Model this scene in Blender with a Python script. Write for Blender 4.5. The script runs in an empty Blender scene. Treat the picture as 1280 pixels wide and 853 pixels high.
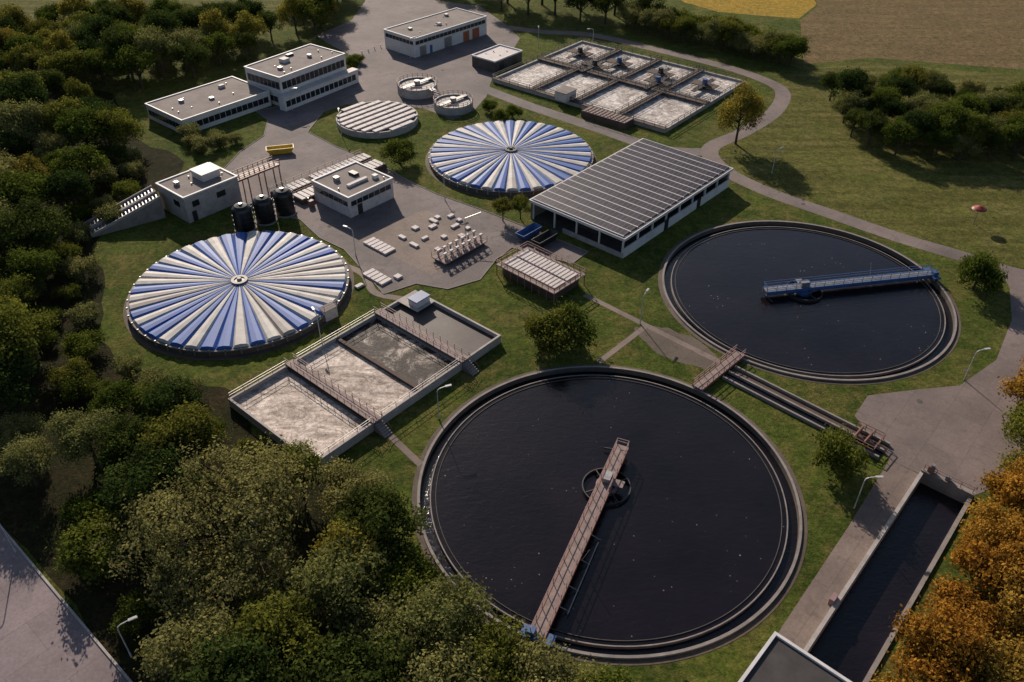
import bpy, math, random
import numpy as np
from mathutils import Vector, Matrix, geometry
random.seed(7)
scene=bpy.context.scene
col=scene.collection

# ------------------------------------------------------------------ materials
def newmat(name):
    m=bpy.data.materials.new(name); m.use_nodes=True
    nt=m.node_tree; b=nt.nodes['Principled BSDF']
    return m,nt,b
def ramp(nt,fac,stops):
    r=nt.nodes.new('ShaderNodeValToRGB')
    el=r.color_ramp.elements
    el[0].position=stops[0][0]; el[0].color=(*stops[0][1],1)
    el[1].position=stops[-1][0]; el[1].color=(*stops[-1][1],1)
    for p,c in stops[1:-1]:
        e=el.new(p); e.color=(*c,1)
    nt.links.new(fac,r.inputs[0]); return r.outputs[0]
def noise(nt,scale,detail=4,rough=.55,vec=None,stretch=None,dist=0):
    n=nt.nodes.new('ShaderNodeTexNoise'); n.inputs['Scale'].default_value=scale
    n.inputs['Detail'].default_value=min(detail,6); n.inputs['Roughness'].default_value=rough
    n.inputs['Distortion'].default_value=dist
    g=nt.nodes.new('ShaderNodeNewGeometry'); src=g.outputs['Position']
    if stretch:
        mp=nt.nodes.new('ShaderNodeMapping'); mp.inputs['Rotation'].default_value=(0,0,math.radians(stretch[0]))
        mp.inputs['Scale'].default_value=(stretch[1],stretch[2],1)
        nt.links.new(src,mp.inputs[0]); src=mp.outputs[0]
    nt.links.new(src,n.inputs['Vector']); return n.outputs[0]
def mixc(nt,a,b,fac,mode='MIX'):
    m=nt.nodes.new('ShaderNodeMix'); m.data_type='RGBA'; m.blend_type=mode
    for s,v in ((0,fac),(6,a),(7,b)):
        if hasattr(v,'is_linked'): nt.links.new(v,m.inputs[s])
        elif isinstance(v,(int,float)): m.inputs[s].default_value=v
        else: m.inputs[s].default_value=(*v,1)
    return m.outputs[2]
def bump(nt,b,h,strength=.4,dist=.1):
    bp=nt.nodes.new('ShaderNodeBump'); bp.inputs['Strength'].default_value=strength
    bp.inputs['Distance'].default_value=dist
    nt.links.new(h,bp.inputs['Height']); nt.links.new(bp.outputs[0],b.inputs['Normal'])
def simple(name,c,rough=.7,var=.25,scale=1.5,metal=0,bmp=.15,dirt=None):
    """base colour broken up by coarse and fine noise"""
    m,nt,b=newmat(name)
    lo=tuple(x*(1-var) for x in c); hi=tuple(min(1,x*(1+var*.7)) for x in c)
    n1=noise(nt,scale,5,.65)
    o=ramp(nt,n1,[(.3,lo),(.7,hi)])
    n2=noise(nt,scale*.3+.05,6,.7,dist=.5)
    d=dirt or tuple(x*.55 for x in c)
    f=nt.nodes.new('ShaderNodeMapRange'); f.inputs[1].default_value=.47; f.inputs[2].default_value=.72
    f.inputs[4].default_value=.75; nt.links.new(n2,f.inputs[0])
    o=mixc(nt,o,d,f.outputs[0])
    nt.links.new(o,b.inputs['Base Color']); b.inputs['Roughness'].default_value=rough
    b.inputs['Metallic'].default_value=metal
    if bmp: bump(nt,b,noise(nt,scale*6,2),bmp,.03)
    return m

def asphalt_mat(name,c,stain=.6):
    m,nt,b=newmat(name)
    n1=noise(nt,.09,6,.6); o=ramp(nt,n1,[(.3,tuple(x*.66 for x in c)),(.5,c),(.72,tuple(x*1.3 for x in c))])
    n3=noise(nt,.45,6,.75,dist=.6); o=mixc(nt,o,tuple(x*stain for x in c),ramp(nt,n3,[(.5,(0,0,0)),(.66,(.8,.8,.8))]))
    br=nt.nodes.new('ShaderNodeTexBrick'); g=nt.nodes.new('ShaderNodeNewGeometry'); mp=nt.nodes.new('ShaderNodeMapping')
    mp.inputs['Rotation'].default_value=(0,0,math.radians(-49)); nt.links.new(g.outputs['Position'],mp.inputs[0]); nt.links.new(mp.outputs[0],br.inputs['Vector'])
    br.inputs['Scale'].default_value=1; br.inputs['Brick Width'].default_value=9; br.inputs['Row Height'].default_value=5; br.inputs['Mortar Size'].default_value=.06
    br.inputs['Color1'].default_value=(1,1,1,1); br.inputs['Color2'].default_value=(.84,.84,.84,1); br.inputs['Mortar'].default_value=(.6,.6,.6,1)
    o=mixc(nt,o,br.outputs[0],.6,'MULTIPLY')
    n2=noise(nt,2.5,5,.8); o=mixc(nt,o,ramp(nt,n2,[(.35,(.6,.6,.6)),(.65,(1.1,1.1,1.1))]),.6,'MULTIPLY')
    nt.links.new(o,b.inputs['Base Color']); b.inputs['Roughness'].default_value=.85
    bump(nt,b,n2,.25,.03); return m
def grass_mat(name,a,bb,dry,drymix=.7,stripe=None,stripedark=.6):
    m,nt,b=newmat(name)
    n1=noise(nt,.06,6,.7,dist=.5); o=ramp(nt,n1,[(.33,a),(.66,bb)])
    n2=noise(nt,.14,6,.76,dist=.9); o=mixc(nt,o,dry,ramp(nt,n2,[(.46,(0,0,0)),(.66,(drymix,)*3)]))
    if stripe:
        n4=noise(nt,.3,4,.5,stretch=stripe); o=mixc(nt,o,tuple(x*stripedark for x in bb),ramp(nt,n4,[(.44,(0,0,0)),(.56,(.75,.75,.75))]))
    n5=noise(nt,.6,5,.75,dist=.4); o=mixc(nt,o,ramp(nt,n5,[(.38,(.5,.58,.5)),(.62,(1.2,1.16,1.1))]),.85,'MULTIPLY')
    n3=noise(nt,1.9,5,.85); o=mixc(nt,o,ramp(nt,n3,[(.34,(.36,.4,.36)),(.66,(1.45,1.42,1.35))]),.9,'MULTIPLY')
    nt.links.new(o,b.inputs['Base Color']); b.inputs['Roughness'].default_value=1
    b.inputs['Specular IOR Level'].default_value=.1
    bump(nt,b,n3,.9,.35); return m
M={}
M['asphalt']=asphalt_mat('asphalt',(.195,.155,.148))
M['asphalt_path']=asphalt_mat('asphalt_path',(.21,.16,.146),.75)
M['pavers']=asphalt_mat('pavers',(.24,.18,.15),.7)
M['road']=asphalt_mat('road_asphalt',(.28,.22,.225),.85)
M['gravel']=asphalt_mat('gravel',(.13,.095,.07),.5)
M['grass']=grass_mat('grass',(.055,.085,.014),(.14,.165,.032),(.22,.165,.065))
M['meadow']=grass_mat('meadow',(.115,.13,.030),(.20,.19,.052),(.26,.20,.088),.7,(38,.12,1.1),.58)
M['field']=grass_mat('field',(.22,.15,.08),(.29,.20,.11),(.15,.14,.055),.6,(30,.10,1.0),.7)
M['crop']=grass_mat('crop',(.46,.29,.05),(.56,.36,.07),(.34,.24,.07),.4,(30,.2,1.5),.8)
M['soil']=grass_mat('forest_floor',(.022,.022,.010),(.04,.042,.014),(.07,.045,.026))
M['concrete']=simple('concrete',(.28,.24,.22),.85,.25,.7)
M['concrete_l']=simple('concrete_light',(.43,.385,.36),.8,.2,.8)
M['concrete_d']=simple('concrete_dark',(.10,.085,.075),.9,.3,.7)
M['white']=simple('white_paint',(.68,.65,.64),.6,.08,.6,dirt=(.50,.47,.45))
M['slab']=simple('white_slab',(.62,.56,.54),.7,.15,1.5,dirt=(.40,.33,.31))
M['roofg']=simple('roof_bitumen_grey',(.25,.21,.19),.9,.2,.4)
M['roofd']=simple('roof_bitumen_dark',(.07,.062,.06),.9,.3,.4)
M['rail']=simple('painted_railing',(.33,.21,.20),.6,.2,2)
M['redrail']=simple('red_brown_steel',(.28,.14,.11),.6,.25,2)
M['steel']=simple('galvanised_steel',(.36,.34,.34),.45,.2,2,metal=.6)
M['dark']=simple('dark_metal',(.03,.028,.03),.5,.3,2)
M['black']=simple('black_tank',(.012,.012,.014),.35,.3,1)
M['blue']=simple('blue_panel',(.018,.10,.40),.6,.22,.7,dirt=(.04,.10,.27))
M['cream']=simple('cream_panel',(.56,.52,.48),.65,.18,.7,dirt=(.31,.28,.25))
M['greyp']=simple('grey_panel',(.36,.32,.29),.6,.18,.8,dirt=(.24,.20,.18))
M['bluesteel']=simple('blue_steel',(.05,.12,.30),.5,.25,1.5)
M['brown']=simple('brown_wall',(.10,.065,.05),.85,.3,1)
M['wood']=simple('deck_boards',(.30,.22,.20),.8,.3,1.5)
M['yellow']=simple('yellow_paint',(.62,.42,.03),.5,.15,2)
M['red']=simple('red_paint',(.30,.045,.03),.5,.15,2)
M['orange']=simple('orange_door',(.42,.12,.05),.6,.15,2)
M['bark']=simple('bark',(.07,.05,.035),.95,.35,3)
M['lamp']=simple('lamp_grey',(.5,.5,.5),.4,.05,2)
m,nt,b=newmat('window_glass'); b.inputs['Base Color'].default_value=(.02,.025,.03,1); b.inputs['Roughness'].default_value=.12; M['glass']=m
m,nt,b=newmat('solar_panel')
br=nt.nodes.new('ShaderNodeTexBrick'); tc=nt.nodes.new('ShaderNodeTexCoord')
br.inputs['Color1'].default_value=(.026,.022,.032,1); br.inputs['Color2'].default_value=(.045,.037,.050,1); br.inputs['Mortar'].default_value=(.20,.18,.19,1)
br.offset=0; br.inputs['Scale'].default_value=1; br.inputs['Brick Width'].default_value=40; br.inputs['Row Height'].default_value=1.0; br.inputs['Mortar Size'].default_value=.03
nt.links.new(tc.outputs['Object'],br.inputs['Vector']); nt.links.new(br.outputs[0],b.inputs['Base Color'])
b.inputs['Roughness'].default_value=.4; b.inputs['Specular IOR Level'].default_value=.35; M['solar']=m
def water_mat(name,c,rough=.07,scale=.6,strength=.25,specks=True,spec=.5):
    m,nt,b=newmat(name)
    n=noise(nt,.08,5,.6); o=ramp(nt,n,[(.3,tuple(x*.6 for x in c)),(.7,tuple(x*1.6 for x in c))])
    if specks:
        for sc,th,mt in ((1.1,.13,.54),(.4,.05,.48)):
            v=nt.nodes.new('ShaderNodeTexVoronoi'); v.inputs['Scale'].default_value=sc
            g=nt.nodes.new('ShaderNodeNewGeometry'); nt.links.new(g.outputs['Position'],v.inputs['Vector'])
            sp=ramp(nt,v.outputs['Distance'],[(th*.5,(.7,.7,.7)),(th,(0,0,0))])
            mk=ramp(nt,noise(nt,.16,5,.75),[(mt,(0,0,0)),(mt+.08,(1,1,1))])
            f=mixc(nt,sp,mk,1.0,'MULTIPLY'); o=mixc(nt,o,(.42,.38,.35),f)
    nt.links.new(o,b.inputs['Base Color']); b.inputs['Roughness'].default_value=rough; b.inputs['Specular IOR Level'].default_value=spec
    n2=noise(nt,scale,6,.66,stretch=(30,1,2.0),dist=.6); bump(nt,b,n2,strength,.25); return m
M['water']=water_mat('clarifier_water',(.0085,.006,.0075),.13,.7,.17,True,.42)
M['canalw']=water_mat('canal_water',(.008,.006,.008),.12,1.0,.3,False,.4)
M['tankw']=water_mat('tank_water',(.085,.067,.062),.55,.5,.10,False,.25)
def foam_mat(name,a,bb,t0,t1,scale=.35,st=None,fine=1.0):
    m,nt,b=newmat(name)
    n=noise(nt,scale,6,.76,dist=1.8,stretch=st); o=ramp(nt,n,[(t0,a),((t0+t1)/2,tuple((x+y*1.2)/2.4 for x,y in zip(a,bb))),(t1,bb)])
    n2=noise(nt,fine,6,.8,dist=1.5); o=mixc(nt,o,ramp(nt,n2,[(.38,(.48,.42,.38)),(.58,(1.2,1.2,1.2))]),.9,'MULTIPLY')
    nt.links.new(o,b.inputs['Base Color']); b.inputs['Roughness'].default_value=.65; b.inputs['Specular IOR Level'].default_value=.3
    bump(nt,b,n2,.7,.18); return m
M['foam']=foam_mat('foam',(.26,.21,.185),(.84,.78,.73),.38,.60,.3,None,.8)
M['foamd']=foam_mat('foam_brown',(.19,.14,.11),(.84,.72,.63),.34,.62,.22,(49,.6,1.5))
M['foamdd']=foam_mat('foam_thin',(.036,.026,.021),(.66,.56,.49),.50,.66,.10,(49,1.2,1))
def leaf_mat(name,c1,c2,c3,trans=.38):
    m=bpy.data.materials.new(name); m.use_nodes=True; nt=m.node_tree; nt.nodes.clear()
    out=nt.nodes.new('ShaderNodeOutputMaterial')
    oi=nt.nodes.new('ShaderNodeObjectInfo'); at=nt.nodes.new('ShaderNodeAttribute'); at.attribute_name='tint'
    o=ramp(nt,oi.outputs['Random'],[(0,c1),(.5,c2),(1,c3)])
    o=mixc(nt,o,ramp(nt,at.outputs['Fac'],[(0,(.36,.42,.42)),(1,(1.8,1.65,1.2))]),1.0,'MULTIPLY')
    d=nt.nodes.new('ShaderNodeBsdfDiffuse'); t=nt.nodes.new('ShaderNodeBsdfTranslucent')
    nt.links.new(o,d.inputs[0]); nt.links.new(o,t.inputs[0])
    m1=nt.nodes.new('ShaderNodeMixShader'); m1.inputs[0].default_value=trans
    nt.links.new(d.outputs[0],m1.inputs[1]); nt.links.new(t.outputs[0],m1.inputs[2])
    nt.links.new(m1.outputs[0],out.inputs[0]); return m
M['lf_green']=leaf_mat('leaves_green',(.058,.088,.019),(.09,.115,.026),(.13,.13,.034))
M['lf_deep']=leaf_mat('leaves_deep_green',(.030,.052,.018),(.045,.070,.022),(.07,.09,.026))
M['lf_grey']=leaf_mat('leaves_willow',(.13,.145,.062),(.165,.175,.08),(.20,.195,.09))
M['lf_yel']=leaf_mat('leaves_yellow_green',(.14,.155,.035),(.17,.17,.04),(.21,.175,.045))
M['lf_or']=leaf_mat('leaves_autumn',(.26,.135,.03),(.31,.17,.035),(.25,.175,.045))

# ------------------------------------------------------------------ mesh builder
class MB:
    def __init__(s): s.v=[]; s.f=[]; s.m=[]; s.mats=[]
    def mi(s,k):
        if k not in s.mats: s.mats.append(k)
        return s.mats.index(k)
    def add(s,vs,fs,k):
        o=len(s.v); s.v+= [tuple(p) for p in vs]; i=s.mi(k)
        for f in fs: s.f.append(tuple(o+j for j in f)); s.m.append(i)
    def box(s,x0,x1,y0,y1,z0,z1,k):
        vs=[(x,y,z) for z in (z0,z1) for y in (y0,y1) for x in (x0,x1)]
        s.add(vs,[(0,2,3,1),(4,5,7,6),(0,1,5,4),(2,6,7,3),(0,4,6,2),(1,3,7,5)],k); return s
    def beam(s,p,q,w,h,k):
        p=Vector(p); q=Vector(q); d=(q-p)
        if d.length<1e-5: return s
        d.normalize(); up=Vector((0,0,1)) if abs(d.z)<.99 else Vector((0,1,0))
        a=d.cross(up).normalized()*w/2; b=a.cross(d).normalized()*h/2
        vs=[e+i*a+j*b for e in (p,q) for j in (-1,1) for i in (-1,1)]
        s.add(vs,[(0,1,3,2),(4,6,7,5),(0,4,5,1),(2,3,7,6),(0,2,6,4),(1,5,7,3)],k); return s
    def cyl(s,x,y,z0,z1,r0,r1,k,n=24,cap=True):
        vs=[(x+r*math.cos(2*math.pi*i/n),y+r*math.sin(2*math.pi*i/n),z) for z,r in((z0,r0),(z1,r1)) for i in range(n)]
        fs=[(i,(i+1)%n,n+(i+1)%n,n+i) for i in range(n)]
        if cap: fs.append(tuple(range(n,2*n)))
        s.add(vs,fs,k); return s
    def ring(s,x,y,r0,r1,z0,z1,k,n=96,inner=None):
        vs=[]
        for r,z in ((r0,z0),(r0,z1),(r1,z1),(r1,z0)):
            vs+=[(x+r*math.cos(2*math.pi*i/n),y+r*math.sin(2*math.pi*i/n),z) for i in range(n)]
        for a,b in ((0,1),(1,2),(2,3)):
            s.add(vs if a==0 else [],[],k)
            o=len(s.v)-4*n
            i0=s.mi(inner if (inner and a==0) else k)
            for i in range(n):
                s.f.append((o+a*n+i,o+b*n+i,o+b*n+(i+1)%n,o+a*n+(i+1)%n)); s.m.append(i0)
        return s
    def rail(s,pts,h=1.05,k='rail',sp=2.0,t=.06):
        for a,b in zip(pts[:-1],pts[1:]):
            a=Vector(a); b=Vector(b); L=(b-a).length; n=max(1,round(L/sp))
            for i in range(n+1):
                p=a.lerp(b,i/n); s.beam(p,p+Vector((0,0,h)),t,t,k)
            for hh in (h,h*.55): s.beam(a+Vector((0,0,hh)),b+Vector((0,0,hh)),t,t,k)
        return s
    def obj(s,name,parent=None,loc=(0,0,0),rz=0,smooth=False):
        me=bpy.data.meshes.new(name); me.from_pydata(s.v,[],s.f)
        for k in s.mats: me.materials.append(M[k])
        me.polygons.foreach_set('material_index',s.m)
        if smooth: me.polygons.foreach_set('use_smooth',[True]*len(s.f))
        me.update()
        o=bpy.data.objects.new(name,me); col.objects.link(o)
        if parent: o.parent=parent
        o.location=loc; o.rotation_euler=(0,0,rz); return o
def root(name,x,y,deg=0,z=0):
    o=bpy.data.objects.new(name,None); col.objects.link(o); o.empty_display_size=.5
    o.location=(x,y,z); o.rotation_euler=(0,0,math.radians(deg)); return o
def crom(pts,closed=False,n=6):
    P=[Vector((*p,0)) for p in pts]; out=[]; N=len(P)
    rng=range(N) if closed else range(N-1)
    for i in rng:
        if closed: a,b,c,d=P[i-1],P[i],P[(i+1)%N],P[(i+2)%N]
        else: a,b,c,d=P[max(i-1,0)],P[i],P[i+1],P[min(i+2,N-1)]
        for j in range(n):
            t=j/n
            q=.5*((2*b)+(c-a)*t+(2*a-5*b+4*c-d)*t*t+(3*b-a-3*c+d)*t**3); out.append((q.x,q.y))
    if not closed: out.append((P[-1].x,P[-1].y))
    return out
def sheet(name,pts,z,k,smooth=False,jit=0):
    if smooth: pts=crom(pts,True,4)
    if jit: pts=[(x+random.uniform(-jit,jit),y+random.uniform(-jit,jit)) for x,y in crom(pts,True,5)]
    tri=geometry.tessellate_polygon([[Vector((*p,0)) for p in pts]])
    m=MB(); 
    fs=[]
    for t in tri:
        a,b,c=[Vector(pts[i]) for i in t]
        fs.append(t if (b-a).cross(c-a)>0 else t[::-1])
    m.add([(*p,z) for p in pts],fs,k); return m.obj(name)
def ribbon(name,pts,w,z,k,kerb=None):
    c=crom(pts,False,8); vs=[]; n=len(c)
    L=[];R=[]
    for i,p in enumerate(c):
        a=Vector(c[max(i-1,0)]); b=Vector(c[min(i+1,n-1)]); d=(b-a).normalized(); nn=Vector((-d.y,d.x))
        L.append(Vector(p)+nn*w/2); R.append(Vector(p)-nn*w/2)
    m=MB(); m.add([(*p,z) for p in L]+[(*p,z) for p in R],[(n+i,n+i+1,i+1,i) for i in range(n-1)],k)
    if kerb:
        for S in (L,R):
            for a,b in zip(S[:-1],S[1:]): m.beam((*a,.04),(*b,.04),.14,.14,kerb)
    return m.obj(name)

# ------------------------------------------------------------------ ground
C1=(12.4,73.0); C2=(51.1,118.9); RC=24.6
B1=(-47.2,118.3); B2=(-.4,172.2); RB=18.5
canal=[(54.6,75.2),(59.0,71.4),(28.0,36.0),(23.6,39.8)]
def circ(c,r,n=96): return [(c[0]+r*math.cos(2*math.pi*i/n),c[1]+r*math.sin(2*math.pi*i/n)) for i in range(n)]
loops=[[(-1500,-300),(1500,-300),(1500,2500),(-1500,2500)],circ(C1,24.3),circ(C2,24.3),canal]
vs=[];es=[]
for l in loops:
    o=len(vs); vs+=l; es+=[(o+i,o+(i+1)%len(l)) for i in range(len(l))]
rv,re,rf,_,_,_=geometry.delaunay_2d_cdt([Vector(v) for v in vs],es,[],0,1e-4)
def inpoly(p,poly):
    c=False; j=len(poly)-1
    for i in range(len(poly)):
        xi,yi=poly[i]; xj,yj=poly[j]
        if (yi>p[1])!=(yj>p[1]) and p[0]<(xj-xi)*(p[1]-yi)/(yj-yi)+xi: c=not c
        j=i
    return c
fs=[]
for f in rf:
    cx=sum(rv[i].x for i in f)/len(f); cy=sum(rv[i].y for i in f)/len(f)
    if any(inpoly((cx,cy),l) for l in loops[1:]): continue
    fs.append(tuple(f))
g=MB(); g.add([(v.x,v.y,0) for v in rv],fs,'grass'); g.obj('ground')

sheet('meadow',[(56,190),(66,201),(73,214),(75,226),(83,232),(105,238),(190,215),(330,215),(330,60),(92,60),(99,100),(100,124),(94,126),(84,134),(74,140.5),(62,150),(52,160),(47,168),(47,178)],.004,'meadow')
sheet('ploughed_field',[(84,236),(95,279),(106,296),(130,480),(500,600),(600,250),(190,222),(105,242)],.008,'field')
sheet('crop_field',[(60,300),(70,288),(95,281),(106,298),(130,480),(20,480)],.006,'crop')
sheet('pasture_field',[(-66,330),(-80,290),(-125,282),(-160,270),(-300,280),(-400,600),(-60,600)],.006,'meadow')
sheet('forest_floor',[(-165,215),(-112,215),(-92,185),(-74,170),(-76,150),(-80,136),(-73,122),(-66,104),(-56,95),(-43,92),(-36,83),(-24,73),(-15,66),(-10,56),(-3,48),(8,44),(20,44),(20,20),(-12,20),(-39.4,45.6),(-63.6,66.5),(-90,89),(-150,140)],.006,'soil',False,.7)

ring=[(-2,270),(9.8,265.6),(24.8,262.5),(43.1,248.8),(59.6,234.9),(68.6,224.5),(72.2,214.3),(66.5,200.3),(56,187.7),(46,178),(46.9,167),(54.1,156.4),(64.6,146.7),(74.3,137.9),(83.7,130.9),(93,124),(110,118),(160,105)]
ribbon('perimeter_road',ring,4.0,.014,'asphalt_path')
ribbon('service_road',[(-9,217),(5,203),(20,190),(34,178),(46,176)],4.0,.012,'asphalt')
yard=[(-61.7,260.7),(-53.1,277.6),(-52,300),(-60,340),(-40,345),(-28.7,301.7),(-11.5,294),(-2,272),(2.1,259.1),(-1.5,240),(-5.8,223.7),(-7,210),(-10,200),(-15,194.5),(-22,201),(-29,204),(-38,205),(-43,204),(-48,199),(-49.4,186.7),(-41.4,178.5),(-30.9,170),(-21.8,160.2),(-16.2,155),(-6.6,148.2),(3.1,140.7),(14.2,131.8),(11,127.5),(-.1,133.1),(-3,128.8),(-5.7,122.1),(-11.3,119),(-17,120.7),(-22.3,117.4),(-25.9,123.2),(-31.7,132.3),(-37,136.4),(-42.3,143.6),(-50.3,146.8),(-57.6,150.3),(-64.4,162.9),(-62.7,175.2),(-59.4,184.3),(-60.8,193.9),(-65,199),(-50.9,210.1),(-43.3,222.1),(-44.6,238.5),(-53.5,249.2)]
sheet('yard_asphalt',yard,.018,'asphalt')
kb=MB()
for a,b in zip(yard[18:],yard[19:]+yard[:1]): kb.beam((*a,.05),(*b,.05),.14,.14,'concrete')
kb.obj('yard_kerb')
asr=[(52.8,91.2),(59.9,92.5),(67.5,93.6),(75.9,99.8),(83.5,110.5),(87.8,120.2),(89,127),(98,123),(98,108),(92,98),(85,85),(70,76),(59.6,71.6),(54.5,75.4),(51.2,78),(49.4,86.8)]
sheet('service_yard',asr,.022,'asphalt_path')
sheet('canal_path',[(51.2,78),(41.8,66.4),(30.3,52.8),(24,45),(22,40),(23.4,39.9),(54.4,75.3)],.026,'pavers')
sheet('asphalt_road',[(-120,115),(-90,89),(-63.6,66.5),(-39.4,45.6),(-5,16),(-12,8),(-70,58),(-128,106)],.010,'road')
kb=MB(); kb.beam((-90,89,.05),(-5,16,.05),.25,.2,'concrete_l'); kb.obj('road_kerb')
def strip(name,p,q,w,z,k):
    p=Vector(p);q=Vector(q);d=(q-p).normalized();n=Vector((-d.y,d.x))*w/2
    m=MB(); m.add([(*(p-n),z),(*(q-n),z),(*(q+n),z),(*(p+n),z)],[(0,1,2,3)],k); m.obj(name)
strip('footpath',(12.6,117.5),(34,97.5),1.1,.012,'pavers')
strip('footpath',(22.3,108.6),(13.5,98.8),1.0,.016,'pavers')
strip('footpath',(-17.2,82.6),(-12.2,76.8),1.0,.036,'pavers')
sheet('bare_soil',[(20,107),(25,108),(31,103),(33,99),(29,97.5),(23,101)],.008,'gravel',False,.8)
sheet('concrete_pad',[(-29.6,135.6),(-18,148),(-4.7,137.2),(-14.5,123.5)],.026,'pavers')
ribbon('footpath',[(-33,128),(-27,124),(-24,118),(-19,116)],1.4,.020,'pavers')
m=MB()
for x,y in [(-35,175),(-28,160),(-12,147),(-2,138),(-50,190),(-20,230),(-30,235),(-8,250),(-45,225),(60,90),(70,97),(-55,165),(-36,141),(48,172),(60,151)]: m.cyl(x,y,.027,.05,.45,.42,'concrete_d',16)
m.obj('manhole_covers')
m=MB()
for i in range(8): m.cyl(-48+i*1.6,240+i*1.9,0,.95,.14,.12,'white',10)
m.obj('bollard_row')

# ------------------------------------------------------------------ trees
def tri_leaves(centers,dirs,tints,nl,sig,leaf,rng):
    n=len(centers)*nl
    c=np.repeat(centers,nl,0)+rng.normal(0,1,(n,3))*sig
    t=np.clip(np.repeat(tints,nl)+rng.normal(0,.12,n),0,1)
    nn=np.repeat(dirs,nl,0)+rng.normal(0,.55,(n,3)); nn/=np.linalg.norm(nn,axis=1)[:,None]
    a=rng.normal(0,1,(n,3)); a-=nn*(a*nn).sum(1)[:,None]; a/=np.linalg.norm(a,axis=1)[:,None]
    b=np.cross(nn,a)
    s=leaf*rng.uniform(.6,1.35,n)[:,None]
    v=np.stack([c-a*s*.5,c+b*s*.3,c+a*s*.5,c-b*s*.3],1).reshape(-1,3)
    return v,t
def tree_mesh(name,seed,R,H,lk,nl=12,leaf=.40,lobes=14,cl=64,base=.22,narrow=1.0,spiky=0):
    rng=np.random.default_rng(seed)
    zc=H*(base+(1-base)/2); rz=H*(1-base)/2
    L=[];rad=[]
    for i in range(lobes):
        ang=i*2.4+rng.uniform(-.4,.4); h=rng.uniform(-.5,.85)
        w=math.sqrt(max(0,1-h*h))*rng.uniform(.45,.85)
        L.append((R*w*math.cos(ang),R*w*math.sin(ang),zc+rz*h*.8)); rad.append(R*rng.uniform(.18,.40))
    L.append((0,0,zc+rz*.3)); rad.append(R*.46)
    cs=[];ts=[];ds=[]
    for c,r in zip(L,rad):
        lt=rng.uniform(.05,.95)
        k=int(cl*(r/(R*.38))**2)+6
        d=rng.normal(0,1,(k,3)); d[:,2]+=.35; d/=np.linalg.norm(d,axis=1)[:,None]
        rr=r*rng.uniform(.65,1.2+spiky,k)[:,None]
        q=np.array(c)+d*rr*np.array([1,1,min(1.1,rz/R)*narrow]); 
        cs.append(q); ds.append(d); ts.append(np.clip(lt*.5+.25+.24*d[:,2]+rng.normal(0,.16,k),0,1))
    cs=np.concatenate(cs); ts=np.concatenate(ts); ds=np.concatenate(ds); cs[:,2]=np.maximum(cs[:,2],.4)
    lv,lt=tri_leaves(cs,ds,ts,nl,leaf*1.05,leaf,rng)
    m=MB(); tr=max(.12,R*.045)
    m.cyl(0,0,-.2,H*.35,tr*1.5,tr,'bark',8,False)
    def limb(p,q,r0,r1):
        p=Vector(p);q=Vector(q);d=(q-p).normalized();a=d.orthogonal().normalized();b=d.cross(a)
        vs=[p+(a*math.cos(t)+b*math.sin(t))*r0 for t in [i*math.pi/3 for i in range(6)]]+[q+(a*math.cos(t)+b*math.sin(t))*r1 for t in [i*math.pi/3 for i in range(6)]]
        m.add(vs,[(i,(i+1)%6,6+(i+1)%6,6+i) for i in range(6)],'bark')
    limb((0,0,H*.35),(0,0,zc+rz*.5),tr,tr*.35)
    for c,r in zip(L,rad):
        s=(0,0,H*rng.uniform(.2,.45)); limb(s,c,tr*.5,tr*.2)
        for _ in range(3):
            d=rng.normal(0,1,3); d/=np.linalg.norm(d); limb(c,np.array(c)+d*r*1.05,tr*.2,tr*.06)
    bv=np.array(m.v); nb=len(bv); nbf=len(m.f)
    me=bpy.data.meshes.new(name)
    nlf=len(lt); allv=np.concatenate([bv,lv])
    lf=(np.arange(nlf*4)+nb)
    loopv=np.concatenate([np.array([i for f in m.f for i in f]),lf])
    nf=nbf+nlf
    me.vertices.add(len(allv)); me.vertices.foreach_set('co',allv.astype(np.float32).ravel())
    me.loops.add(len(loopv)); me.loops.foreach_set('vertex_index',loopv.astype(np.int32))
    me.polygons.add(nf)
    me.polygons.foreach_set('loop_start',(np.arange(nf)*4).astype(np.int32))
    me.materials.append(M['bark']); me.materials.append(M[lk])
    me.polygons.foreach_set('material_index',np.concatenate([np.zeros(nbf),np.ones(nlf)]).astype(np.int32))
    me.update(calc_edges=True); me.validate()
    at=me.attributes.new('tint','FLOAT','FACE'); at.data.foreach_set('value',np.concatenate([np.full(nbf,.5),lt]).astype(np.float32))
    return me
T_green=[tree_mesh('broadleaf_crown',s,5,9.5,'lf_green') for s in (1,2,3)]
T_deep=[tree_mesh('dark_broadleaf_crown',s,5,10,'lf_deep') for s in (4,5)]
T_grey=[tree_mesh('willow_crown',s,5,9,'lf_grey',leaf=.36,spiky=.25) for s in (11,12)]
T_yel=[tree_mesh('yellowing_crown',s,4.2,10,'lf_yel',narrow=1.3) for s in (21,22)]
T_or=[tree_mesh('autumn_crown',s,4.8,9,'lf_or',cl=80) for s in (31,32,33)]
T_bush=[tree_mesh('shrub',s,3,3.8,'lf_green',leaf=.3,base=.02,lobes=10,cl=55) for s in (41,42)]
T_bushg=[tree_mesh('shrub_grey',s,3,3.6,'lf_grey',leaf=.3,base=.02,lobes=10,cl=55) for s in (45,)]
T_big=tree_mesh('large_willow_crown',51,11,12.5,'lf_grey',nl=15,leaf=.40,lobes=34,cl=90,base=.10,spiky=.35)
def plant(name,me,x,y,s=1,sz=None,rz=None):
    o=bpy.data.objects.new(name,me); col.objects.link(o); o.location=(x,y,0)
    o.rotation_euler=(0,0,random.uniform(0,6.28) if rz is None else rz); o.scale=(s,s,sz or s*random.uniform(.85,1.2)); return o
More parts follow.
